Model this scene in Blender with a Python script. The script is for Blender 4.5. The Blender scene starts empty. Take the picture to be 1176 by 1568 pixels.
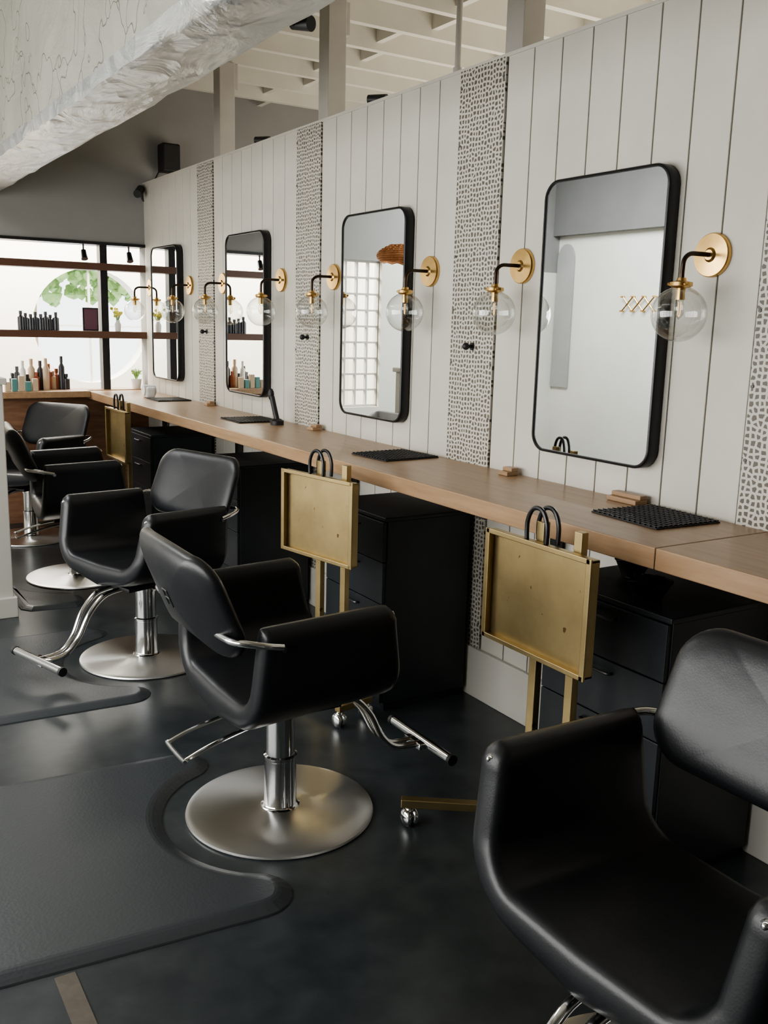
import bpy, bmesh, math, random
from mathutils import Vector, Matrix
random.seed(4)
COL=bpy.context.scene.collection
# ------------------------------------------------------------------ materials
def M(name,color=(.5,.5,.5),rough=.5,metal=0.0,**kw):
    m=bpy.data.materials.new(name); m.use_nodes=True
    b=m.node_tree.nodes['Principled BSDF']
    b.inputs['Base Color'].default_value=(*color,1); b.inputs['Roughness'].default_value=rough
    b.inputs['Metallic'].default_value=metal
    for k,v in kw.items():
        b.inputs[k.replace('_',' ')].default_value=v
    return m
def N(m,t,**p):
    n=m.node_tree.nodes.new(t)
    for k,v in p.items(): setattr(n,k,v)
    return n
def L(m,a,b): m.node_tree.links.new(a,b)
def bsdf(m): return m.node_tree.nodes['Principled BSDF']
def coords(m,scale=(1,1,1)):
    tc=N(m,'ShaderNodeTexCoord'); mp=N(m,'ShaderNodeMapping'); mp.inputs['Scale'].default_value=scale
    L(m,tc.outputs['Object'],mp.inputs['Vector']); return mp.outputs['Vector']
def ramp(m,fac,stops):
    r=N(m,'ShaderNodeValToRGB'); e=r.color_ramp.elements
    e[0].position,e[0].color=stops[0][0],(*stops[0][1],1); e[1].position,e[1].color=stops[1][0],(*stops[1][1],1)
    for s in stops[2:]:
        x=e.new(s[0]); x.color=(*s[1],1)
    L(m,fac,r.inputs['Fac']); return r.outputs['Color']
def noise(m,vec,scale,detail=4,rough=.5,dist=0):
    n=N(m,'ShaderNodeTexNoise'); n.inputs['Scale'].default_value=scale; n.inputs['Detail'].default_value=detail
    n.inputs['Roughness'].default_value=rough; n.inputs['Distortion'].default_value=dist
    L(m,vec,n.inputs['Vector']); return n.outputs['Fac']
def bump(m,h,strength=.2,dist=.01):
    b=N(m,'ShaderNodeBump'); b.inputs['Strength'].default_value=strength; b.inputs['Distance'].default_value=dist
    L(m,h,b.inputs['Height']); L(m,b.outputs['Normal'],bsdf(m).inputs['Normal'])
def noisy(m,scale,c1,c2,bstr=0,vs=(1,1,1),detail=5,bd=.005):
    v=coords(m,vs); f=noise(m,v,scale,detail,.6); L(m,ramp(m,f,[(.3,c1),(.7,c2)]),bsdf(m).inputs['Base Color'])
    if bstr: bump(m,f,bstr,bd)
    return m
plank=noisy(M('plank_paint',rough=.5),3,(.54,.515,.455),(.60,.575,.51))
trimw=M('trim_paint',(.54,.52,.47),.5)
backing=M('groove_dark',(.22,.21,.185),.8)
screwm=M('panel_screw',(.10,.095,.085),.5)
cream=noisy(M('plaster_cream',rough=.8),2,(.72,.70,.64),(.78,.76,.70),.05)
graywall=noisy(M('plaster_gray',rough=.8),2,(.27,.265,.25),(.31,.305,.29),.05)
shadegray=noisy(M('bulkhead_shade_gray',rough=.8),2,(.17,.168,.16),(.20,.198,.19),.05)  # darker than the gray walls: shade of the backlit bulkhead as color
nichem=noisy(M('niche_gray',rough=.8),2,(.36,.36,.34),(.42,.42,.40),.05)
ceilw=noisy(M('ceiling_paint',rough=.7),3,(.56,.54,.48),(.64,.62,.55),.05)
postm=noisy(M('post_paint',rough=.7),4,(.42,.40,.37),(.50,.48,.44),.1)
# perforated panel
perf=M('perforated_panel',rough=.5)
v=coords(perf); sx_=N(perf,'ShaderNodeSeparateXYZ'); cx_=N(perf,'ShaderNodeCombineXYZ'); L(perf,v,sx_.inputs[0]); L(perf,sx_.outputs['Y'],cx_.inputs['X']); L(perf,sx_.outputs['Z'],cx_.inputs['Y'])
vo=N(perf,'ShaderNodeTexVoronoi',feature='DISTANCE_TO_EDGE',voronoi_dimensions='2D'); vo.inputs['Scale'].default_value=56; vo.inputs['Randomness'].default_value=.55
L(perf,cx_.outputs[0],vo.inputs['Vector'])
L(perf,ramp(perf,vo.outputs['Distance'],[(.185,(.54,.515,.455)),(.215,(.11,.095,.075))]),bsdf(perf).inputs['Base Color'])
mt=N(perf,'ShaderNodeMath',operation='LESS_THAN'); mt.inputs[1].default_value=.20; L(perf,vo.outputs['Distance'],mt.inputs[0]); bump(perf,mt.outputs[0],.6,.003)
# wood counter
wood=M('oak_counter',rough=.33)
v=coords(wood,(14,1.2,14)); f=noise(wood,v,3,6,.65,.4)
L(wood,ramp(wood,f,[(.25,(.27,.165,.09)),(.75,(.40,.265,.155))]),bsdf(wood).inputs['Base Color']); bump(wood,f,.08,.002)
dwood=M('brown_wood',rough=.5); v=coords(dwood,(3,3,20)); f=noise(dwood,v,2,5)
L(dwood,ramp(dwood,f,[(.3,(.16,.08,.045)),(.7,(.26,.14,.08))]),bsdf(dwood).inputs['Base Color'])
# floor
floorm=M('sealed_concrete',rough=.3)
v=coords(floorm); f=noise(floorm,v,1.3,6,.6,.5); f2=noise(floorm,v,9,5,.65)
mx=N(floorm,'ShaderNodeMath',operation='MULTIPLY'); L(floorm,f,mx.inputs[0]); L(floorm,f2,mx.inputs[1])
L(floorm,ramp(floorm,mx.outputs[0],[(.10,(.014,.019,.022)),(.42,(.050,.058,.060))]),bsdf(floorm).inputs['Base Color'])
r=N(floorm,'ShaderNodeMapRange'); r.inputs['To Min'].default_value=.22; r.inputs['To Max'].default_value=.40; L(floorm,f,r.inputs['Value']); L(floorm,r.outputs[0],bsdf(floorm).inputs['Roughness'])
bump(floorm,f2,.025,.003)
matm=M('rubber_mat',(.040,.046,.050),.38); v=coords(matm)
br=N(matm,'ShaderNodeTexVoronoi'); br.inputs['Scale'].default_value=120; L(matm,v,br.inputs['Vector']); bump(matm,br.outputs['Distance'],.14,.002)
leather=M('black_leather',(.010,.011,.013),.38); v=coords(leather); f=noise(leather,v,260,3); f3=noise(leather,v,9,3)
ad=N(leather,'ShaderNodeMath',operation='MULTIPLY_ADD'); ad.inputs[1].default_value=6; L(leather,f3,ad.inputs[0]); L(leather,f,ad.inputs[2]); bump(leather,ad.outputs[0],.12,.002)
chrome=M('chrome',(.78,.78,.77),.12,1.0)
steel=M('brushed_steel',(.80,.79,.76),.30,1.0); bsdf(steel).inputs['Anisotropic'].default_value=.8
tg=N(steel,'ShaderNodeTangent',direction_type='RADIAL',axis='Z'); L(steel,tg.outputs[0],bsdf(steel).inputs['Tangent'])
brass=noisy(M('brass',rough=.28,metal=1.0),30,(.62,.40,.15),(.70,.48,.21))
gold=M('brushed_gold',(.5,.38,.16),.42,1.0); v=coords(gold); f=noise(gold,v,7,5,.6); f2=noise(gold,v,22,3,.5)
ca=ramp(gold,f,[(.3,(.32,.245,.125)),(.66,(.42,.33,.17))]); cb=ramp(gold,f2,[(.69,(0,0,0)),(.72,(1,1,1))])
mm=N(gold,'ShaderNodeMix',data_type='RGBA'); L(gold,cb,mm.inputs[0]); L(gold,ca,mm.inputs[6]); mm.inputs[7].default_value=(.16,.10,.045,1); L(gold,mm.outputs[2],bsdf(gold).inputs['Base Color'])
blackm=M('black_metal',(.012,.012,.013),.35)
cabm=noisy(M('cabinet_black',rough=.45),12,(.008,.011,.014),(.012,.016,.020))
pull=M('dark_pull',(.12,.12,.12),.35,.9)
blackp=M('black_plastic',(.015,.015,.015),.5)
bronze=M('dark_bronze',(.05,.035,.025),.35,.8)
brownbar=M('brown_steel_bar',(.10,.045,.025),.45)
mirror=M('mirror_glass',(.90,.93,.93),0.0,1.0)
whitep=M('white_ceramic',(.7,.7,.68),.4); green=noisy(M('leaf_green',rough=.6),8,(.16,.30,.08),(.35,.5,.2))
clearm=M('bottle_dark',(.03,.03,.035),.3); amber=M('bottle_amber',(.28,.08,.04),.35); tan=M('bottle_tan',(.5,.38,.26),.5); tealm=M('bottle_teal',(.1,.24,.22),.4)
rattan=noisy(M('rattan',rough=.7),40,(.35,.14,.05),(.6,.28,.12),.5)
glass=bpy.data.materials.new('clear_glass'); glass.use_nodes=True; nt=glass.node_tree; nt.nodes.clear()
o=nt.nodes.new('ShaderNodeOutputMaterial'); mxs=nt.nodes.new('ShaderNodeMixShader'); tr=nt.nodes.new('ShaderNodeBsdfTransparent'); gl=nt.nodes.new('ShaderNodeBsdfGlossy')
tr.inputs[0].default_value=(.93,.94,.93,1); gl.inputs['Roughness'].default_value=.02
lw=nt.nodes.new('ShaderNodeLayerWeight'); lw.inputs[0].default_value=.3; rr=nt.nodes.new('ShaderNodeMapRange'); rr.inputs['To Min'].default_value=.05; rr.inputs['To Max'].default_value=.7
nt.links.new(lw.outputs['Facing'],rr.inputs['Value']); nt.links.new(rr.outputs[0],mxs.inputs[0]); nt.links.new(tr.outputs[0],mxs.inputs[1]); nt.links.new(gl.outputs[0],mxs.inputs[2]); nt.links.new(mxs.outputs[0],o.inputs[0])
bulb=M('warm_filament',(1,.6,.3),.4); bsdf(bulb).inputs['Emission Color'].default_value=(1,.6,.25,1); bsdf(bulb).inputs['Emission Strength'].default_value=1.5
# beam: textured plaster + foil
plas=M('beam_plaster',rough=.5); v=coords(plas); f=noise(plas,v,2.5,7,.6,1.2)
vo=N(plas,'ShaderNodeTexVoronoi',feature='DISTANCE_TO_EDGE'); vo.inputs['Scale'].default_value=2.0
nv=N(plas,'ShaderNodeTexNoise'); nv.inputs['Scale'].default_value=4; L(plas,v,nv.inputs['Vector'])
va=N(plas,'ShaderNodeVectorMath',operation='ADD'); L(plas,v,va.inputs[0]); L(plas,nv.outputs['Color'],va.inputs[1]); L(plas,va.outputs[0],vo.inputs['Vector'])
mr=N(plas,'ShaderNodeMapRange'); mr.inputs['From Max'].default_value=.012; L(plas,vo.outputs['Distance'],mr.inputs['Value'])
a2=N(plas,'ShaderNodeMath',operation='MULTIPLY_ADD'); a2.inputs[1].default_value=2.5; L(plas,f,a2.inputs[0]); L(plas,mr.outputs[0],a2.inputs[2]); bump(plas,a2.outputs[0],.8,.010)
L(plas,ramp(plas,f,[(.3,(.27,.27,.225)),(.7,(.35,.35,.295))]),bsdf(plas).inputs['Base Color'])
foil=M('foil_tape',(.52,.53,.52),.34,.7); v=coords(foil,(1,.45,1)); f=noise(foil,v,4.5,5,.55,1.6)
vo=N(foil,'ShaderNodeTexVoronoi'); vo.inputs['Scale'].default_value=7; nv=N(foil,'ShaderNodeTexNoise'); nv.inputs['Scale'].default_value=3; L(foil,v,nv.inputs['Vector'])
va=N(foil,'ShaderNodeVectorMath',operation='ADD'); L(foil,v,va.inputs[0]); L(foil,nv.outputs['Color'],va.inputs[1]); L(foil,va.outputs[0],vo.inputs['Vector'])
a2=N(foil,'ShaderNodeMath',operation='MULTIPLY_ADD'); a2.inputs[1].default_value=2.2; L(foil,f,a2.inputs[0]); L(foil,vo.outputs['Distance'],a2.inputs[2]); bump(foil,a2.outputs[0],.6,.02)
# ------------------------------------------------------------------ helpers
def empty(name,loc=(0,0,0),rz=0):
    e=bpy.data.objects.new(name,None); e.location=loc; e.rotation_euler=(0,0,rz); e.empty_display_size=.1; COL.objects.link(e); return e
def mk(name,bm,mats,parent=None,smooth=False,angle=40):
    me=bpy.data.meshes.new(name); bmesh.ops.recalc_face_normals(bm,faces=bm.faces); bm.to_mesh(me); bm.free()
    o=bpy.data.objects.new(name,me); COL.objects.link(o)
    for m in (mats if isinstance(mats,(list,tuple)) else [mats]): me.materials.append(m)
    if smooth:
        for p in me.polygons: p.use_smooth=True
        try: me.set_sharp_from_angle(angle=math.radians(angle))
        except Exception: pass
    if parent: o.parent=parent
    return o
def abox(bm,a,b,mi=0,bev=0):
    c=[(a[i]+b[i])/2 for i in range(3)]; s=[abs(b[i]-a[i]) for i in range(3)]
    t=bmesh.new(); bmesh.ops.create_cube(t,size=1,matrix=Matrix.Translation(c)@Matrix.Diagonal((*s,1)))
    if bev: bmesh.ops.bevel(t,geom=t.edges[:],offset=bev,segments=2,affect='EDGES',profile=.5)
    merge(bm,t,mi)
def merge(bm,t,mi=0,mat=None):
    if mat is not None: bmesh.ops.transform(t,matrix=mat,verts=t.verts)
    vm={v:bm.verts.new(v.co) for v in t.verts}
    for f in t.faces:
        try:
            nf=bm.faces.new([vm[v] for v in f.verts]); nf.material_index=mi
        except ValueError: pass
    t.free()
def box(name,a,b,mat,parent=None,bev=0):
    bm=bmesh.new(); abox(bm,a,b,0,bev); return mk(name,bm,mat,parent)
def acyl(bm,p0,p1,r0,r1=None,seg=24,mi=0,cap=True):
    r1=r0 if r1 is None else r1
    p0=Vector(p0);p1=Vector(p1);d=p1-p0
    t=bmesh.new(); bmesh.ops.create_cone(t,cap_ends=cap,segments=seg,radius1=r0,radius2=r1,depth=d.length)
    q=d.to_track_quat('Z','Y').to_matrix().to_4x4(); merge(bm,t,mi,Matrix.Translation((p0+p1)/2)@q)
def asph(bm,c,r,sc=(1,1,1),seg=24,mi=0):
    t=bmesh.new(); bmesh.ops.create_uvsphere(t,u_segments=seg,v_segments=seg//2,radius=r)
    merge(bm,t,mi,Matrix.Translation(c)@Matrix.Diagonal((*sc,1)))
def lathe(bm,prof,c=(0,0,0),seg=48,mi=0):
    rings=[]
    for r,z in prof:
        if r<1e-5: rings.append([bm.verts.new((c[0],c[1],c[2]+z))])
        else: rings.append([bm.verts.new((c[0]+r*math.cos(2*math.pi*i/seg),c[1]+r*math.sin(2*math.pi*i/seg),c[2]+z)) for i in range(seg)])
    for A,B in zip(rings,rings[1:]):
        for i in range(seg):
            j=(i+1)%seg
            if len(A)==1 and len(B)==1: continue
            vs=[A[0],B[i],B[j]] if len(A)==1 else ([A[i],A[j],B[0]] if len(B)==1 else [A[i],A[j],B[j],B[i]])
            f=bm.faces.new(vs); f.material_index=mi
def smoothpath(pts,n=6):
    P=[Vector(p) for p in pts]; out=[]
    for i in range(len(P)-1):
        p0=P[max(i-1,0)];p1=P[i];p2=P[i+1];p3=P[min(i+2,len(P)-1)]
        for k in range(n):
            t=k/n; out.append(.5*((2*p1)+(p2-p0)*t+(2*p0-5*p1+4*p2-p3)*t*t+(3*p1-p0-3*p2+p3)*t**3))
    out.append(P[-1]); return out
def tube(bm,pts,r,seg=12,mi=0,smooth=True,sx=1.0,closed=False):
    P=smoothpath(pts) if smooth else [Vector(p) for p in pts]
    rings=[]; prev=None
    for i,p in enumerate(P):
        d=(P[min(i+1,len(P)-1)]-P[max(i-1,0)]).normalized()
        if prev is None: up=Vector((0,0,1)) if abs(d.z)<.9 else Vector((1,0,0)); s=d.cross(up).normalized()
        else: s=(prev-d*prev.dot(d)).normalized()
        prev=s; u=s.cross(d)
        rings.append([bm.verts.new(p+s*math.cos(2*math.pi*k/seg)*r*sx+u*math.sin(2*math.pi*k/seg)*r) for k in range(seg)])
    for A,B in zip(rings,rings[1:]):
        for k in range(seg):
            f=bm.faces.new([A[k],A[(k+1)%seg],B[(k+1)%seg],B[k]]); f.material_index=mi
    for R_ in (rings[0],rings[-1]):
        f=bm.faces.new(R_); f.material_index=mi
def rrect(w,h,r,n=8):
    pts=[]
    for cx,cy,a0 in ((w/2-r,h/2-r,0),(-w/2+r,h/2-r,90),(-w/2+r,-h/2+r,180),(w/2-r,-h/2+r,270)):
        for k in range(n+1):
            a=math.radians(a0+90*k/n); pts.append((cx+r*math.cos(a),cy+r*math.sin(a)))
    return pts
def ringfaces(bm,A,B,mi=0):
    n=len(A)
    for i in range(n):
        f=bm.faces.new([A[i],A[(i+1)%n],B[(i+1)%n],B[i]]); f.material_index=mi
# ------------------------------------------------------------------ room shell
YF=6.85; Y0=-2.5; XL=-4.0; XR=3.5; ZC=3.15
box('floor',(XL-.2,Y0-.2,-.1),(XR+.2,9.4,0),floorm)
# plank partition wall
bm=bmesh.new()
abox(bm,(.014,-1.12,0),(.09,YF,2.365),1)
panels=[(a,b) for a,b in ((.018,.29),(1.39,1.662),(2.775,3.05),(4.148,4.414),(5.52,5.78))]
edges=[(-1.12,.018)]+[(panels[i][1],panels[i+1][0]) for i in range(4)]+[(5.78,YF)]
for a,b in edges:
    n=8; w=(b-a)/n
    for i in range(n): abox(bm,(0,a+i*w+.0024,.2),(.02,a+(i+1)*w-.0024,2.368),0,.0022)
abox(bm,(-.004,-1.12,2.36),(.1,YF,2.372),0)
mk('wall_right',bm,[plank,backing])
bm=bmesh.new()
for a,b in panels:
    abox(bm,(-.005,a+.004,.2),(.004,b-.004,2.362),0)
    z=.3
    while z<2.35:
        for y in (a+.014,b-.014): acyl(bm,(-.005,y,z),(-.008,y,z),.005,seg=8,mi=1)
        z+=.2
mk('trim_1',bm,[perf,screwm])
box('baseboard_right',(-.016,-1.12,0),(.014,YF,.2),trimw,bev=.003)
# far wall with interior window opening
bm=bmesh.new()
abox(bm,(XL,YF,1.945),(XR,YF+.12,ZC),0); abox(bm,(XL,YF,0),(-2.08,YF+.12,1.945),2); abox(bm,(.0,YF,0),(XR,YF+.12,1.945),0)
abox(bm,(-1.52,YF,0),(0,YF+.12,.88),1); abox(bm,(-2.08,YF,0),(-1.52,YF+.12,.75),2)
mk('wall_back',bm,[graywall,dwood,cream])
bm=bmesh.new(); abox(bm,(-1.52,YF-.10,.88),(-.442,YF+.2,.925),0,.004); abox(bm,(-.442,YF+.001,.88),(0,YF+.2,.925),0); mk('window_sill',bm,wood)
bm=bmesh.new()
for z in (1.785,1.315): abox(bm,(-1.5,YF-.012,z-.026),(0,YF+.13,z+.022),0)
abox(bm,(-.315,YF+.02,.925),(-.265,YF+.1,1.945),1)
abox(bm,(-1.55,YF-.005,.75),(-1.5,YF+.125,1.945),2)
abox(bm,(-1.5,YF-.02,1.93),(0,YF+.14,1.95),1)
for x in (-.42,-.10,-1.0,-1.3):
    acyl(bm,(x,YF+.05,1.93),(x,YF+.05,1.88),.006,seg=8,mi=1); acyl(bm,(x,YF+.05,1.89),(x,YF+.02,1.83),.018,.024,seg=12,mi=1)
mk('window_1',bm,[brownbar,blackm,trimw])
bm=bmesh.new()   # small-paned white window
for k in range(6):
    x=-2.08+k*.106; abox(bm,(x-.008,YF+.04,.75),(x+.008,YF+.075,1.945))
for k in range(10):
    z=.76+k*.131; abox(bm,(-2.08,YF+.042,z-.008),(-1.55,YF+.073,z+.008))
mk('window_4',bm,trimw)
# left wall with real windows
bm=bmesh.new()
WY0,WY1,WZ0,WZ1=.6,5.2,.55,2.25
abox(bm,(XL-.15,Y0,0),(XL,YF,WZ0)); abox(bm,(XL-.15,Y0,WZ1),(XL,YF,ZC)); abox(bm,(XL-.15,Y0,WZ0),(XL,WY0,WZ1)); abox(bm,(XL-.15,WY1,WZ0),(XL,YF,WZ1))
mk('wall_left',bm,cream)
bm=bmesh.new()
for k in range(6):
    y=WY0+k*(WY1-WY0)/5; abox(bm,(XL-.1,y-.025,WZ0),(XL-.03,y+.025,WZ1))
for z in (WZ0+.02,1.2,1.75,WZ1-.02): abox(bm,(XL-.095,WY0,z-.018),(XL-.035,WY1,z+.018))
mk('window_2',bm,trimw)
box('wall_front',(XL,Y0-.15,0),(XR,Y0,ZC),graywall)
box('wall_side_room',(XR,Y0,0),(XR+.15,YF,ZC),cream)
box('trim_2',(XL,2.0,2.27),(XL+.08,YF,2.95),shadegray)  # bulkhead along left wall, its backlit shade put into the dark gray
# niche (arched) on left wall
bm=bmesh.new(); pts=[(6.62,.9),(6.84,.9),(6.84,2.05)]+[(6.73+.11*math.cos(a),2.05+.15*math.sin(a)) for a in [math.pi*k/12 for k in range(1,12)]]+[(6.62,2.05)]
A=[bm.verts.new((XL+.02,p[0],p[1])) for p in pts]; B=[bm.verts.new((XL+.001,p[0],p[1])) for p in pts]; ringfaces(bm,A,B); bm.faces.new(A)
mk('arched_niche',bm,nichem)
# ceiling
box('ceiling',(XL,Y0,ZC),(XR,YF+.12,ZC+.08),ceilw)
bm=bmesh.new(); y=Y0+.2; k=0
while y<YF-.05:
    abox(bm,(XL,y-.022,2.95),(XR,y+.022,ZC),0)
    for x in (-3.2,-1.9,-.2,.75,1.6,2.3,3.0):
        xx=x+(.12 if k%2 else 0); abox(bm,(xx-.02,y+.022,2.99),(xx+.02,y+.36,ZC),0)
    y+=.38; k+=1
mk('ceiling_joists',bm,ceilw)
# posts behind partition
for yc in (.05,1.46,2.865,4.32,5.69):
    bm=bmesh.new(); abox(bm,(.092,yc-.05,0),(.19,yc+.05,2.95),0,.004); abox(bm,(.085,yc-.06,0),(.20,yc+.06,.1),0,.004); abox(bm,(.19,yc-.03,2.80),(.22,yc+.03,2.95),0,.004)
    mk('ceiling_post',bm,postm)
bm=bmesh.new(); acyl(bm,(.13,3.26,0),(.13,3.26,2.95),.012,seg=12); acyl(bm,(.13,3.26,2.40),(.13,3.26,2.44),.018,seg=12); mk('conduit_pipe',bm,postm,smooth=True)
# foil wrapped beam / soffit
bm=bmesh.new(); nx,ny=1,60; X1,X2,Z1=-1.258,-.993,2.2
rows=[]
prof=[(X1,2.95),(X1,2.7),(X1,2.45),(X1-.002,2.25),(X1+.01,2.205),(X1+.03,2.2),((X1+X2)/2,2.197),(X2-.03,2.2),(X2-.005,2.207),(X2,2.23),(X2,2.5),(X2,2.95)]
for j in range(ny+1):
    y=Y0+(YF-Y0)*j/ny; rows.append([bm.verts.new((p[0]+random.uniform(-.004,.004),y,p[1]+random.uniform(-.005,.005))) for p in prof])
for j in range(ny):
    for i in range(len(prof)-1):
        f=bm.faces.new([rows[j][i],rows[j][i+1],rows[j+1][i+1],rows[j+1][i]]); f.material_index=1 if 3<=i<=8 else 0
mk('ceiling_beam',bm,[plas,foil],smooth=True,angle=60)
# half wall / white column at left
bm=bmesh.new(); abox(bm,(-1.75,4.66,0),(-1.385,5.5,1.12),0,.004); abox(bm,(-1.77,4.64,0),(-1.37,5.52,.10),0,.004); abox(bm,(-1.77,4.64,1.12),(-1.37,5.52,1.15),0,.004)
mk('half_wall_column',bm,trimw)
# far room
bm=bmesh.new(); cx,cz,rr_=.17,1.35,.52; seg=48; x0,x1,z0,z1=-3.0,2.5,0,2.7; yy=9.0
C1=[];C2=[];O1=[]
for k in range(seg):
    a=2*math.pi*k/seg; c,s=math.cos(a),math.sin(a)
    C1.append(bm.verts.new((cx+rr_*c,yy,cz+rr_*s))); C2.append(bm.verts.new((cx+rr_*c,yy+.2,cz+rr_*s)))
    tx=((x1-cx)/c if c>0 else (x0-cx)/c) if abs(c)>1e-6 else 1e9; tz=((z1-cz)/s if s>0 else (z0-cz)/s) if abs(s)>1e-6 else 1e9
    t=min(tx,tz); O1.append(bm.verts.new((cx+t*c,yy,cz+t*s)))
ringfaces(bm,C1,O1); ringfaces(bm,C1,C2)
mk('wall_far_room',bm,cream)
bm=bmesh.new(); abox(bm,(-3.1,YF+.12,0),(-3.0,9,2.7)); abox(bm,(2.5,YF+.12,0),(2.6,9,2.7)); mk('wall_far_room_sides',bm,cream)
box('ceiling_far_room',(-3.1,YF+.12,2.7),(2.6,9.2,2.8),cream)
bm=bmesh.new(); abox(bm,(cx-.008,yy+.05,cz-rr_),(cx+.008,yy+.08,cz+rr_)); abox(bm,(cx-rr_,yy+.05,cz-.008),(cx+rr_,yy+.08,cz+.008)); mk('window_3',bm,trimw)
bm=bmesh.new()
for k in range(420):
    t=bmesh.new(); bmesh.ops.create_icosphere(t,subdivisions=1,radius=random.uniform(.03,.10))
    for vv in t.verts: vv.co*=random.uniform(.7,1.3)
    merge(bm,t,0,Matrix.Translation((random.uniform(-.8,1.6),random.uniform(12,13),random.triangular(1.5,2.5,2.0))))
for x in (-.4,.4,1.2): acyl(bm,(x,12.5,0),(x,12.5,1.9),.02,mi=1)
mk('garden_tree',bm,[green,tan])
# ------------------------------------------------------------------ counter
bm=bmesh.new(); abox(bm,(-.44,1.552,.865),(-.002,YF-.002,.92),0,.003); abox(bm,(-.44,-1.0,.865),(-.002,1.549,.92),0,.003)
for y in (-.6,.75,2.35,3.75,5.1,6.4):
    abox(bm,(-.36,y-.02,.835),(-.018,y+.02,.865),1); abox(bm,(-.04,y-.02,.6),(-.018,y+.02,.835),1)
mk('station_counter',bm,[wood,blackm])
# ------------------------------------------------------------------ mirrors
def make_mirror(yc,w=.535,h=.885,zc=1.47):
    e=empty('wall_mirror',(-.006,yc,zc))
    bm=bmesh.new(); d=.040
    def ring(inset,x): return [bm.verts.new((x,p[0],p[1])) for p in rrect(w-2*inset,h-2*inset,.06-inset)]
    rs=[ring(0,0),ring(0,-d+.003),ring(.003,-d),ring(.009,-d),ring(.010,-d+.006)]
    for A,B in zip(rs,rs[1:]): ringfaces(bm,A,B)
    bm.faces.new(rs[0]); mk('frame',bm,blackm,e,True,50)
    bm=bmesh.new(); bm.faces.new([bm.verts.new((-d+.005,p[0],p[1])) for p in rrect(w-.018,h-.018,.051)]); mk('mirror_pane',bm,mirror,e)
for yc in (.85,2.225,3.60,4.975,6.32): make_mirror(yc)
# ------------------------------------------------------------------ sconces
def sconce(y):
    e=empty('wall_sconce',(-.001,y,1.65))
    bm=bmesh.new(); t=bmesh.new(); lathe(t,[(0,0),(.060,0),(.060,.010),(.057,.014),(.02,.016),(.014,.022),(0,.022)]); merge(bm,t,0,Matrix.Rotation(-math.pi/2,4,'Y'))
    mk('backplate',bm,brass,e,True)
    bm=bmesh.new(); tube(bm,[(-.018,0,0),(-.06,0,0),(-.095,0,-.002),(-.116,0,-.018),(-.12,0,-.045),(-.12,0,-.07)],.0065); mk('arm',bm,bronze,e,True)
    bm=bmesh.new(); lathe(bm,[(0,-.066),(.012,-.066),(.014,-.074),(.030,-.078),(.031,-.088),(.024,-.092),(.012,-.094),(.012,-.125),(0,-.125)],(-.12,0,0),24)
    for k in range(3):
        a=k*2.1; asph(bm,(-.12+.033*math.cos(a),.033*math.sin(a),-.083),.005,seg=8)
    mk('socket',bm,brass,e,True)
    bm=bmesh.new(); asph(bm,(-.12,0,-.163),.075,seg=40); mk('globe',bm,glass,e,True,180)
    bm=bmesh.new(); lathe(bm,[(0,-.12),(.009,-.125),(.014,-.145),(.012,-.165),(0,-.178)],(-.12,0,0),16); mk('bulb',bm,glass,e,True)
    bm=bmesh.new(); tube(bm,[(-.12,-.004,-.13),(-.12,-.003,-.165),(-.12,.003,-.165),(-.12,.004,-.13)],.0012,6); mk('filament',bm,bulb,e,True)
for y in (.45,1.25,1.82,2.635,3.205,4.005,4.575,5.365,5.93,6.72): sconce(y)
# ------------------------------------------------------------------ cabinets
def cabinet(y0,y1):
    e=empty('drawer_cabinet',(-.42,(y0+y1)/2,0)); w=(y1-y0)/2
    bm=bmesh.new(); abox(bm,(.012,-w,.03),(.385,w,.735),0,.002); abox(bm,(.0,-w-.003,.735),(.39,w+.003,.75),0,.003)
    abox(bm,(.02,-w+.01,0.0),(.38,w-.01,.03)); mk('body',bm,cabm,e)
    bm=bmesh.new()
    for z0,z1 in ((.035,.225),(.228,.42),(.423,.58),(.583,.732)): abox(bm,(-.004,-w+.004,z0),(.012,w-.004,z1),0,.002)
    mk('drawers',bm,cabm,e)
    bm=bmesh.new()
    for z in (.195,.39,.55,.70): tube(bm,[(-.004,-.05,z),(-.018,-.045,z),(-.02,0,z),(-.018,.045,z),(-.004,.05,z)],.004,8)
    mk('handles',bm,pull,e,True)
for a,b in ((.1,.55),(1.50,1.95),(2.83,3.27),(4.18,4.62),(5.50,5.95)): cabinet(a,b)
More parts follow.
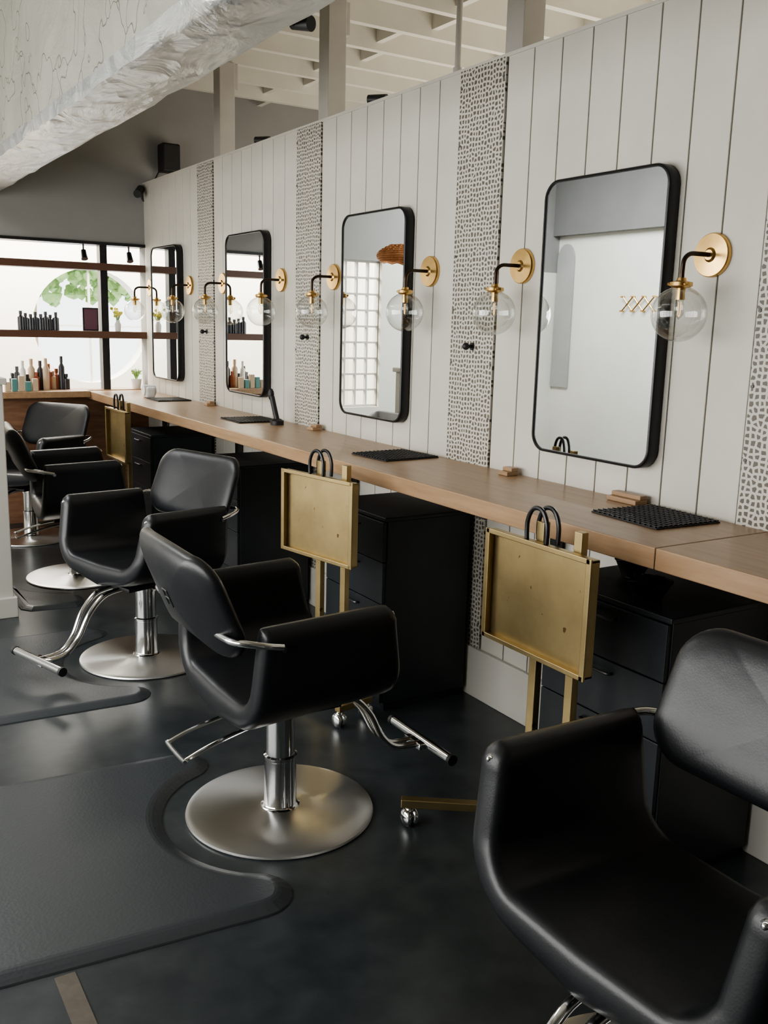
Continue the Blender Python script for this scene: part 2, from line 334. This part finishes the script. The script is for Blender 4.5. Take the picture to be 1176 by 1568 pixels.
# ------------------------------------------------------------------ chairs
def chair(loc,ang,dz0=0):
    e=empty('salon_chair',(loc[0],loc[1],0),math.radians(ang))
    # --- U shell
    half=[]; zt,zb,wb,wt,r=.690,.415,.275,.292,.12
    nA=8
    for i in range(nA):
        t=i/nA; half.append((wt+(wb-wt)*t, zt+(zb+r-zt)*t))
    for k in range(9):
        a=math.radians(90*k/8); half.append((wb-r+r*math.cos(a), zb+r-r*math.sin(a)))
    for k in range(1,5): half.append(((wb-r)*(1-k/4), zb-.010*k/4))
    cl=half+[(-y,z) for y,z in half[-2::-1]]
    n=len(cl); arc=[0]
    for i in range(1,n): arc.append(arc[-1]+math.dist(cl[i],cl[i-1]))
    T=.034
    def at(s):
        for i in range(1,n):
            if arc[i]>=s-1e-9:
                t=(s-arc[i-1])/(arc[i]-arc[i-1]); return (cl[i-1][0]+(cl[i][0]-cl[i-1][0])*t, cl[i-1][1]+(cl[i][1]-cl[i-1][1])*t)
    Ltot=arc[-1]; ss=[0,.003,.009,.018,T]+[T+(Ltot-2*T)*k/56 for k in range(1,56)]+[Ltot-T,Ltot-.018,Ltot-.009,Ltot-.003,Ltot]
    C=[];H=[]
    for s in ss:
        p=at(s); q=at(min(s+.004,Ltot)); q0=at(max(s-.004,0)); d=Vector((q[0]-q0[0],q[1]-q0[1])).normalized(); nn=Vector((d.y,-d.x))
        m=min(s,Ltot-s); h=T*math.sqrt(max(0,1-(1-min(m,T)/T)**2))+.0005
        bot=max(0,1-abs(p[0])/.2); h+=.012*bot*(1 if p[1]<.45 else 0)
        C.append((Vector(p),nn,bot if p[1]<.45 else 0)); H.append(h)
    st=[(-1,.15),(-.992,.45),(-.97,.75),(-.93,.94),(-.87,1),(-.5,1),(0,1),(.5,1),(.87,1),(.93,.94),(.97,.75),(.992,.45),(1,.15)]
    bm=bmesh.new(); rows=[]
    for s,k in st:
        o_=[];i_=[]
        for (p,nn,bot),h in zip(C,H):
            up=(p.y-zb)/(zt-zb)
            xb=-.215+.02*up; xf=.20+.045*max(0,1-up*1.2)
            if up>.85: xf-=.03*((up-.85)/.15)**2
            x=(xb+xf)/2+s*(xf-xb)/2
            dz=(x*.10)*(.6 if up<.3 else .35)+(-.006*bot)
            hh=h*k
            o_.append(bm.verts.new((x,p.x+nn.x*hh,p.y+nn.y*hh+dz))); i_.append(bm.verts.new((x,p.x-nn.x*hh,p.y-nn.y*hh+dz)))
        rows.append((o_,i_))
    for (o1,i1),(o2,i2) in zip(rows,rows[1:]):
        for k in range(len(o1)-1):
            bm.faces.new([o1[k],o1[k+1],o2[k+1],o2[k]]); bm.faces.new([i1[k],i2[k],i2[k+1],i1[k+1]])
        for k in (0,-1): bm.faces.new([o1[k],o2[k],i2[k],i1[k]])
    for o_,i_ in (rows[0],rows[-1]):
        for k in range(len(o_)-1): bm.faces.new([o_[k],i_[k],i_[k+1],o_[k+1]])
    mk('seat_shell',bm,leather,e,True,80).location.z=dz0
    # --- backrest
    bm=bmesh.new(); w,h,th=.54,.30,.032; rings=[]; N_=18; base=rrect(w,h,.085,8); th_l=math.radians(-22)
    def putc(y,z,x):
        xx=x+.55*y*y
        if z>0: y=y*(1-.25*z)
        X=xx*math.cos(th_l)+z*math.sin(th_l); Z=-xx*math.sin(th_l)+z*math.cos(th_l)
        return (-.30+X,y,.715+Z)
    def put(y,z,x): return bm.verts.new(putc(y,z,x))
    half_=[0,.2,.4,.6,.75,.87,.94,.98,1.0]
    spec=[(s,-math.sqrt(max(0,1-s**5))*1.08+ (0.0)) for s in half_]+[(s,math.sqrt(max(0,1-s**5))*1.08) for s in half_[-2::-1]]
    for sc,tx in spec:
        if sc==0: rings.append([put(0,0,tx*th)])
        else: rings.append([put(p[0]*sc,p[1]*sc,tx*th) for p in base])
    for A,B in zip(rings,rings[1:]):
        nn=max(len(A),len(B))
        for i in range(nn):
            j=(i+1)%nn
            if len(A)==1: bm.faces.new([A[0],B[i],B[j]])
            elif len(B)==1: bm.faces.new([A[i],A[j],B[0]])
            else: bm.faces.new([A[i],A[j],B[j],B[i]])
    mk('backrest',bm,leather,e,True,120).location.z=dz0
    bm=bmesh.new()
    for (a,b) in (((-.018,-.02),(-.018,.03)),((.018,-.02),(.018,.03)),((-.018,.005),(.018,.005)),((-.018,.03),(.018,.03))):
        tube(bm,[putc(a[0],a[1],-th*1.09),putc(b[0],b[1],-th*1.09)],.0022,6,smooth=False)
    mk('emblem',bm,pull,e).location.z=dz0
    # --- brackets
    bm=bmesh.new()
    for s in (-1,1):
        tube(bm,[(-.275,s*.20,.655),(-.27,s*.275,.658),(-.245,s*.31,.658),(-.20,s*.325,.65),(-.15,s*.328,.64)],.009,10)
        acyl(bm,(.18,s*.290,.668),(.196,s*.290,.666),.009,seg=14); asph(bm,(.196,s*.290,.666),.006,seg=10)
        acyl(bm,(-.15,s*.29,.63),(-.15,s*.335,.635),.008,seg=10)
    mk('brackets',bm,chrome,e,True).location.z=dz0
    bm=bmesh.new()
    # column and base
    lathe(bm,[(0,.0),(.276,.0),(.280,.004),(.278,.010),(.26,.014),(.07,.020),(.066,.021),(.05,.021)],mi=1,seg=96)
    lathe(bm,[(.062,.019),(.052,.024),(.048,.03),(.047,.17),(.050,.172),(.050,.182),(.043,.186),(.043,.30),(.048,.302),(.048,.345+dz0),(0,.345+dz0)])
    abox(bm,(-.13,-.10,.335+dz0),(.15,.10,.352+dz0),2,.003)
    # pump lever loop
    tube(bm,[(.0,.045,.315),(-.12,.06,.312),(-.24,.07,.285),(-.31,.07,.262),(-.32,.065,.258),(-.32,-.06,.258),(-.31,-.065,.262),(-.24,-.06,.285),(-.12,-.055,.312),(.0,-.045,.315)],.006,8)
    # footrest
    for s in (-1,1):
        tube(bm,[(.12,s*.028,.338),(.22,s*.028,.325),(.29,s*.026,.26),(.34,s*.02,.17),(.40,s*.018,.118),(.50,s*.018,.112)],.011,10)
    acyl(bm,(.505,-.17,.115),(.505,.17,.115),.016,seg=16); abox(bm,(.47,-.045,.10),(.52,.045,.122),0,.003)
    for s in (-1,1): acyl(bm,(.505,s*.165,.115),(.505,s*.178,.115),.018,seg=16,mi=2)
    mk('chrome_base',bm,[chrome,steel,blackp],e,True)
    return e
chair((-1.06,2.36),0); chair((-1.00,3.82),198); chair((-.93,5.26),-5); chair((-.96,6.36),215); chair((-.95,.985),182,-.012)
# ------------------------------------------------------------------ tray stands
def tray(cx,cy,ang,base=0):
    e=empty('tray_stand',(cx,cy,0),math.radians(ang))   # local: panel spans Y, faces -X
    w,zb,zt=.20,.60,.90
    bm=bmesh.new(); abox(bm,(-.004,-w+.004,zb+.004),(.0,w-.004,zt-.004),0)
    for a,b in (((-.022,-w,zb),(.008,-w+.008,zt)),((-.022,w-.008,zb),(.008,w,zt)),((-.022,-w,zb),(.008,w,zb+.008)),((-.022,-w,zt-.008),(.008,w,zt))): abox(bm,a,b,0,.002)
    for a,b in (((-.026,-w-.004,zb-.004),(-.020,-w+.014,zt+.004)),((-.026,w-.014,zb-.004),(-.020,w+.004,zt+.004)),((-.026,-w,zb-.004),(-.020,w,zb+.010)),((-.026,-w,zt-.010),(-.020,w,zt+.004))): abox(bm,a,b,0,.002)
    mk('tray_panel',bm,gold,e)
    bm=bmesh.new()
    for y in (-.115,.025): abox(bm,(.012,y-.014,.06),(.034,y+.014,.95),0,.002)
    def bar(p,q):
        p=Vector((*p,0));q=Vector((*q,0)); d=q-p; t=bmesh.new(); abox(t,(0,-.014,.06),(d.length,.014,.085),0,.002)
        merge(bm,t,0,Matrix.Translation(p)@Matrix.Rotation(math.atan2(d.y,d.x),4,'Z'))
    if base==0: bar((-.19,.33),(.13,.10)); cs=((-.17,.315),(.115,.11),(-.10,-.33),(.12,-.33)); bar((.022,.19),(.022,-.33)); bar((-.12,-.33),(.14,-.33))
    else: bar((-.04,.16),(.12,.16)); bar((.022,.16),(.022,-.16)); bar((-.04,-.16),(.12,-.16)); cs=((-.03,.16),(.10,.16),(-.03,-.16),(.10,-.16))
    mk('posts',bm,gold,e)
    bm=bmesh.new(); pts=[(.02,.04,.90),(.02,.04,.95),(.02,.02,.985),(.02,-.015,.985),(.02,-.035,.95),(.02,-.035,.90)]
    tube(bm,pts,.006,8); tube(bm,[(p[0]-.03,p[1]+.01,p[2]) for p in pts],.006,8)
    mk('handles',bm,blackm,e,True)
    bm=bmesh.new()
    for c in cs:
        asph(bm,(c[0]-.012,c[1],.027),.027,(.45,1,1),16); asph(bm,(c[0]+.012,c[1],.027),.027,(.45,1,1),16); acyl(bm,(c[0],c[1],.027),(c[0],c[1],.066),.008,seg=10); asph(bm,(c[0],c[1],.048),.014,seg=12)
    mk('casters',bm,chrome,e,True)
tray(-.60,1.78,0); tray(-.62,2.955,11,1); tray(-.58,5.60,0,1)
# ------------------------------------------------------------------ floor mats
def fmat(pts):
    bm=bmesh.new(); n=len(pts); ar=sum(pts[i][0]*pts[(i+1)%n][1]-pts[(i+1)%n][0]*pts[i][1] for i in range(n))
    if ar<0: pts=pts[::-1]
    def off(d):
        o=[]
        for i in range(n):
            a=Vector(pts[i-1]);b=Vector(pts[i]);c=Vector(pts[(i+1)%n]); t1=(b-a).normalized();t2=(c-b).normalized(); t=(t1+t2).normalized()
            o.append(b+Vector((-t.y,t.x))*d)
        return o
    rs=[]
    for d,z in ((0,.0005),(.003,.004),(.015,.009),(.030,.0145),(.040,.0170),(.048,.018)): rs.append([bm.verts.new((p.x,p.y,z)) for p in off(d)])
    for A,B in zip(rs,rs[1:]): ringfaces(bm,A,B)
    ed=[]
    top=rs[-1]
    for i in range(n):
        ee=bm.edges.get((top[i],top[(i+1)%n])); ed.append(ee)
    bmesh.ops.triangle_fill(bm,edges=ed,use_beauty=True)
    mk('anti_fatigue_mat',bm,matm,smooth=False)
def notch(c,r,a0,a1,n=20): return [(c[0]+r*math.cos(math.radians(a0+(a1-a0)*k/n)),c[1]+r*math.sin(math.radians(a0+(a1-a0)*k/n))) for k in range(n+1)]
def rot(pts,c,a):
    a=math.radians(a); return [(c[0]+(x-c[0])*math.cos(a)-(y-c[1])*math.sin(a),c[1]+(x-c[0])*math.sin(a)+(y-c[1])*math.cos(a)) for x,y in pts]
def matshape(c,hw,length,lip,r=.33):
    a=math.degrees(math.acos(lip/r))
    pts=[(c[0]-length,c[1]-hw+.06),(c[0]-length+.06,c[1]-hw)]
    def tip(sg):
        y0=r*math.sin(math.radians(a)); ym=(hw+y0)/2; hr=(hw-y0)/2
        return [(c[0]-lip+hr*math.cos(math.radians(t))-hr*.2,c[1]+sg*(ym-hr*math.sin(math.radians(t)))) for t in (-90,-60,-30,0,30,60)]
    pts+=[(q[0],2*c[1]-q[1]) for q in tip(1)[::-1]][::-1] if False else [(q[0],q[1]) for q in tip(-1)[::1]][::1] if False else []
    def tipo(sg):
        y0=r*math.sin(math.radians(a)); ym=(hw+y0)/2; hr=(hw-y0)/2
        return [(c[0]-lip+hr*math.cos(math.radians(t))-hr*.2,c[1]+sg*(ym-hr*math.sin(math.radians(t)))) for t in (-90,-70,-50,-30,-10,10,30,50,65)]
    pts+=tipo(-1)+notch(c,r,180+a-4,180-a+4)+tipo(1)[::-1]
    pts+=[(c[0]-length+.06,c[1]+hw),(c[0]-length,c[1]+hw-.06)]
    return pts
c=(-1.06,2.36); fmat(rot(matshape(c,.48,1.35,.19,.345),c,-5))
c=(-1.00,3.82); fmat(rot(matshape(c,.48,1.35,.16,.345),c,-3))
fmat([(-1.34,4.75),(-1.30,4.70),(-1.08,4.68),(-1.02,4.72)]+[(-1.02,4.86)]+notch((-.93,5.26),.36,235,195,6)+[(-1.335,5.3),(-1.345,5.25)])
# floor joint
bm=bmesh.new(); abox(bm,(-1.815,-2,0.0002),(-1.77,1.93,.002),0); mk('trim_3',bm,noisy(M('joint_filler',rough=.6),20,(.07,.06,.045),(.11,.09,.07)))
# ------------------------------------------------------------------ counter items
for cx,cy,a,w,h in ((-.15,1.82,-3,.24,.26),(-.17,3.17,4,.26,.24),(-.16,4.62,0,.24,.26),(-.15,5.95,0,.22,.24)):
    e=empty('heat_mat',(cx,cy,.9205),math.radians(a)); bm=bmesh.new(); abox(bm,(-w/2,-h/2,0),(w/2,h/2,.004),0,.001)
    for i in range(13): abox(bm,(-w/2+.006+i*(w-.018)/12,-h/2,.004),(-w/2+.010+i*(w-.018)/12,h/2,.008))
    for i in range(13): abox(bm,(-w/2,-h/2+.006+i*(h-.018)/12,.004),(w/2,-h/2+.010+i*(h-.018)/12,.0075))
    mk('grid',bm,blackp,e)
for cx,cy,sx,sy in ((-.05,2.60,.03,.05),(-.045,2.03,.03,.12),(-.05,4.1,.03,.06),(-.05,5.5,.03,.06)):
    bm=bmesh.new(); abox(bm,(cx-sx/2-.01,cy-sy/2,.9205),(cx+sx/2+.01,cy+sy/2,.935),0,.002); abox(bm,(cx-.006,cy-sy/2,.935),(cx+sx/2+.01,cy+sy/2,.948),0,.002); mk('wooden_card_holder',bm,wood)
bm=bmesh.new(); lathe(bm,[(0,0),(.035,0),(.035,.02),(.02,.03),(0,.03)],(-.12,4.38,.9205),20); tube(bm,[(-.12,4.38,.945),(-.125,4.40,1.0),(-.13,4.42,1.06)],.014,10); asph(bm,(-.132,4.425,1.07),.02,(.8,.8,1.6),12)
mk('hair_clipper_on_dock',bm,blackp,smooth=True)
bm=bmesh.new(); abox(bm,(-.24,6.12,.9205),(-.18,6.22,.99),0,.012); acyl(bm,(-.25,6.17,.97),(-.17,6.17,.97),.035,seg=20); mk('tape_dispenser',bm,whitep)
for y in (2.905,4.27,5.64,1.52):
    bm=bmesh.new(); acyl(bm,(-.005,y,1.365),(-.03,y,1.365),.006,seg=10); asph(bm,(-.035,y,1.365),.014,seg=14); acyl(bm,(-.0055,y,1.365),(-.010,y,1.365),.014,seg=16); mk('wall_hook',bm,blackp,smooth=True)
# bowls on near cabinet
for bx,by,r in ((-.33,1.66,.06),(-.20,1.84,.05)):
    bm=bmesh.new(); lathe(bm,[(0,0),(.6*r,0),(.65*r,.008),(r,.045),(r*1.05,.047),(r*.95,.044),(.6*r,.01),(0,.008)],(bx,by,.7502),32)
    for k in range(9):
        a=k*.7; tube(bm,[(bx+r*1.02*math.cos(a),by+r*1.02*math.sin(a),.797),(bx+r*.8*math.cos(a+.4),by+r*.8*math.sin(a+.4),.80)],.003,6,smooth=False)
    mk('tint_bowl',bm,blackp,smooth=True)
# speaker + camera on far wall
bm=bmesh.new(); abox(bm,(.10,YF-.14,2.45),(.23,YF-.02,2.64),0,.012); abox(bm,(.14,YF-.03,2.52),(.18,YF,2.58)); abox(bm,(.11,YF-.143,2.47),(.22,YF-.139,2.62)); mk('wall_speaker',bm,blackp)
bm=bmesh.new(); acyl(bm,(-.03,YF,2.33),(-.03,YF-.05,2.32),.012); acyl(bm,(-.03,YF-.04,2.325),(-.08,YF-.12,2.28),.028); tube(bm,[(-.03,YF-.01,2.33),(0.0,YF-.01,2.25),(.05,YF-.01,2.34),(.13,YF-.03,2.50)],.006,6); mk('security_camera',bm,blackp,smooth=True)
for y in (3.75,4.95):
    bm=bmesh.new(); acyl(bm,(.05,y,2.372),(.05,y,2.385),.012); acyl(bm,(.03,y+.03,2.40),(.08,y-.04,2.392),.018,.024); mk('uplight',bm,blackp,smooth=True)
bm=bmesh.new(); acyl(bm,(-.992,2.48,2.235),(-.96,2.48,2.235),.012); acyl(bm,(-.965,2.50,2.235),(-.94,2.44,2.225),.016,.02); mk('spotlight',bm,blackp,smooth=True)
# ------------------------------------------------------------------ retail items at opening
def bottle(bm,x,y,z,r,h,mi):
    lathe(bm,[(0,0),(r,0),(r,h*.68),(r*.45,h*.78),(r*.45,h*.82),(r*.5,h*.82),(r*.5,h),(0,h)],(x,y,z),12,mi)
bm=bmesh.new()
x=-.86
while x<-.6: bottle(bm,x,YF+.05+random.uniform(-.02,.04),1.3375,.022,random.uniform(.10,.13),0); x+=.034
mk('retail_bottles',bm,[clearm],smooth=True)
bm=bmesh.new(); x=-.92
while x<-.55:
    bottle(bm,x,YF+.05+random.uniform(-.02,.08),.9255,random.uniform(.02,.03),random.uniform(.08,.24),random.choice([0,0,1,2,3])); x+=.03
x=-1.4
while x<-1.1: bottle(bm,x,YF+.06,.9255,.022,random.uniform(.1,.2),random.randint(0,3)); x+=.07
mk('retail_bottles',bm,[clearm,amber,tan,whitep],smooth=True)
bm=bmesh.new()
for k in range(5): abox(bm,(-1.0+.045*k,YF-.06,.9255),(-.965+.045*k,YF-.02,.99+.02*(k%3)),k%2,.002)
mk('product_boxes',bm,[tan,tealm])
bm=bmesh.new(); abox(bm,(-.44,YF+.05,1.3375),(-.33,YF+.065,1.50),0,.002); abox(bm,(-.43,YF+.045,1.347),(-.34,YF+.051,1.49),1); mk('picture_frame',bm,[blackm,M('print_plum',(.12,.05,.07),.6)])
bm=bmesh.new(); lathe(bm,[(0,0),(.03,0),(.04,.07),(.036,.07),(.03,.06),(0,.06)],(-.06,YF+.08,.9255),20)
for k in range(40):
    a=random.uniform(0,6.3); q=random.uniform(.01,.05); tube(bm,[(-.06,YF+.08,.985),(-.06+q*.5*math.cos(a),YF+.08+q*.5*math.sin(a),1.03),(-.06+q*math.cos(a),YF+.08+q*math.sin(a),random.uniform(1.03,1.07))],.003,5,1,smooth=False)
mk('potted_plant',bm,[whitep,green],smooth=True)
bm=bmesh.new(); lathe(bm,[(0,0),(.02,0),(.024,.05),(.014,.07),(.016,.08)],(-.19,YF+.06,1.3375),16)
for k in range(14):
    a=random.uniform(0,6.3); q=random.uniform(.01,.05); p=(-.19+q*math.cos(a),YF+.06+q*math.sin(a),random.uniform(1.44,1.50)); tube(bm,[(-.19,YF+.06,1.40),p],.002,5,1,smooth=False); asph(bm,p,.012,seg=8,mi=2)
mk('flower_vase',bm,[whitep,green,M('yellow_petals',(.6,.55,.1),.6)],smooth=True)
# gold accordion rack on left wall
bm=bmesh.new()
for k in range(3):
    y=5.62+k*.12
    for z in (0,1):
        tube(bm,[(XL+.02+.006*z,y,1.60+.12*z),(XL+.02+.006*z,y+.12,1.72-.12*z)],.006,6,smooth=False)
for k in range(4):
    for z in (1.60,1.72): acyl(bm,(XL,5.62+k*.12,z),(XL+.05,5.62+k*.12,z),.007,seg=8)
mk('accordion_hook_rack',bm,brass)
# rattan pendant
e=empty('rattan_pendant_lamp',(-1.75,6.0,1.90)); bm=bmesh.new()
for k in range(9):
    t=k/8; r=.19*math.sin(math.pi*(.18+.5*t))+.01; z=.10-.11*t
    pts=[(r*math.cos(a*.2618),r*math.sin(a*.2618),z+.008*math.sin(a*3)) for a in range(25)]; tube(bm,pts,.008,6,smooth=False)
for a in range(24):
    tube(bm,[( (.19*math.sin(math.pi*(.18+.5*t))+.01)*math.cos(a*.2618),(.19*math.sin(math.pi*(.18+.5*t))+.01)*math.sin(a*.2618),.10-.11*t) for t in (0,.25,.5,.75,1)],.005,5)
mk('shade',bm,rattan,e,True)
bm=bmesh.new(); acyl(bm,(0,0,.10),(0,0,1.045),.004,seg=8); asph(bm,(0,0,.04),.03,seg=12); mk('cord',bm,blackp,e)
# ------------------------------------------------------------------ lights
def area(name,loc,d,sx,sy,pw,col=(1,1,1)):
    l=bpy.data.lights.new(name,'AREA'); l.shape='RECTANGLE'; l.size=sx; l.size_y=sy; l.energy=pw; l.color=col
    o=bpy.data.objects.new(name,l); o.location=loc; o.rotation_euler=Vector(d).to_track_quat('-Z','Z').to_euler(); COL.objects.link(o); return o
area('window_daylight',(XL-.2,2.9,1.45),(1,-.1,-.05),1.7,4.4,160,(1,.98,.94))
area('far_room_added_fill',(-.3,8.0,2.65),(0,-.15,-1),4.5,1.6,620,(1,.95,.87))  # unseen panel under the closed ceiling, added to brighten the far room
area('side_room_light',(1.9,3.0,1.6),(-.1,0,1),2.2,6,115,(1,.91,.78))
area('added_fill_left',(-2.7,5.2,2.94),(-.45,.1,-1),1.2,2.4,130,(.96,.98,1))  # added fill lamp, no opening above it; brightens left and far-left walls
w=bpy.data.worlds.new('sky'); bpy.context.scene.world=w; w.use_nodes=True
bg=w.node_tree.nodes['Background']; bg.inputs[0].default_value=(.95,.97,1,1); bg.inputs[1].default_value=3.0
try: bpy.context.scene.view_settings.look='AgX - Medium High Contrast'
except Exception: pass
# ------------------------------------------------------------------ camera
R=Matrix(((0.8510,0.0814,-0.5186),(-0.5244,0.1802,-0.8322),(0.02554,0.98024,0.19575)))
cam=bpy.data.cameras.new('camera'); co=bpy.data.objects.new('camera',cam); COL.objects.link(co)
cam.sensor_fit='VERTICAL'; cam.sensor_height=36; cam.lens=36*1441/1568; cam.clip_start=.05
co.matrix_world=Matrix.Translation((-2.19,0,1.44))@R.to_quaternion().to_matrix().to_4x4()
bpy.context.scene.camera=co
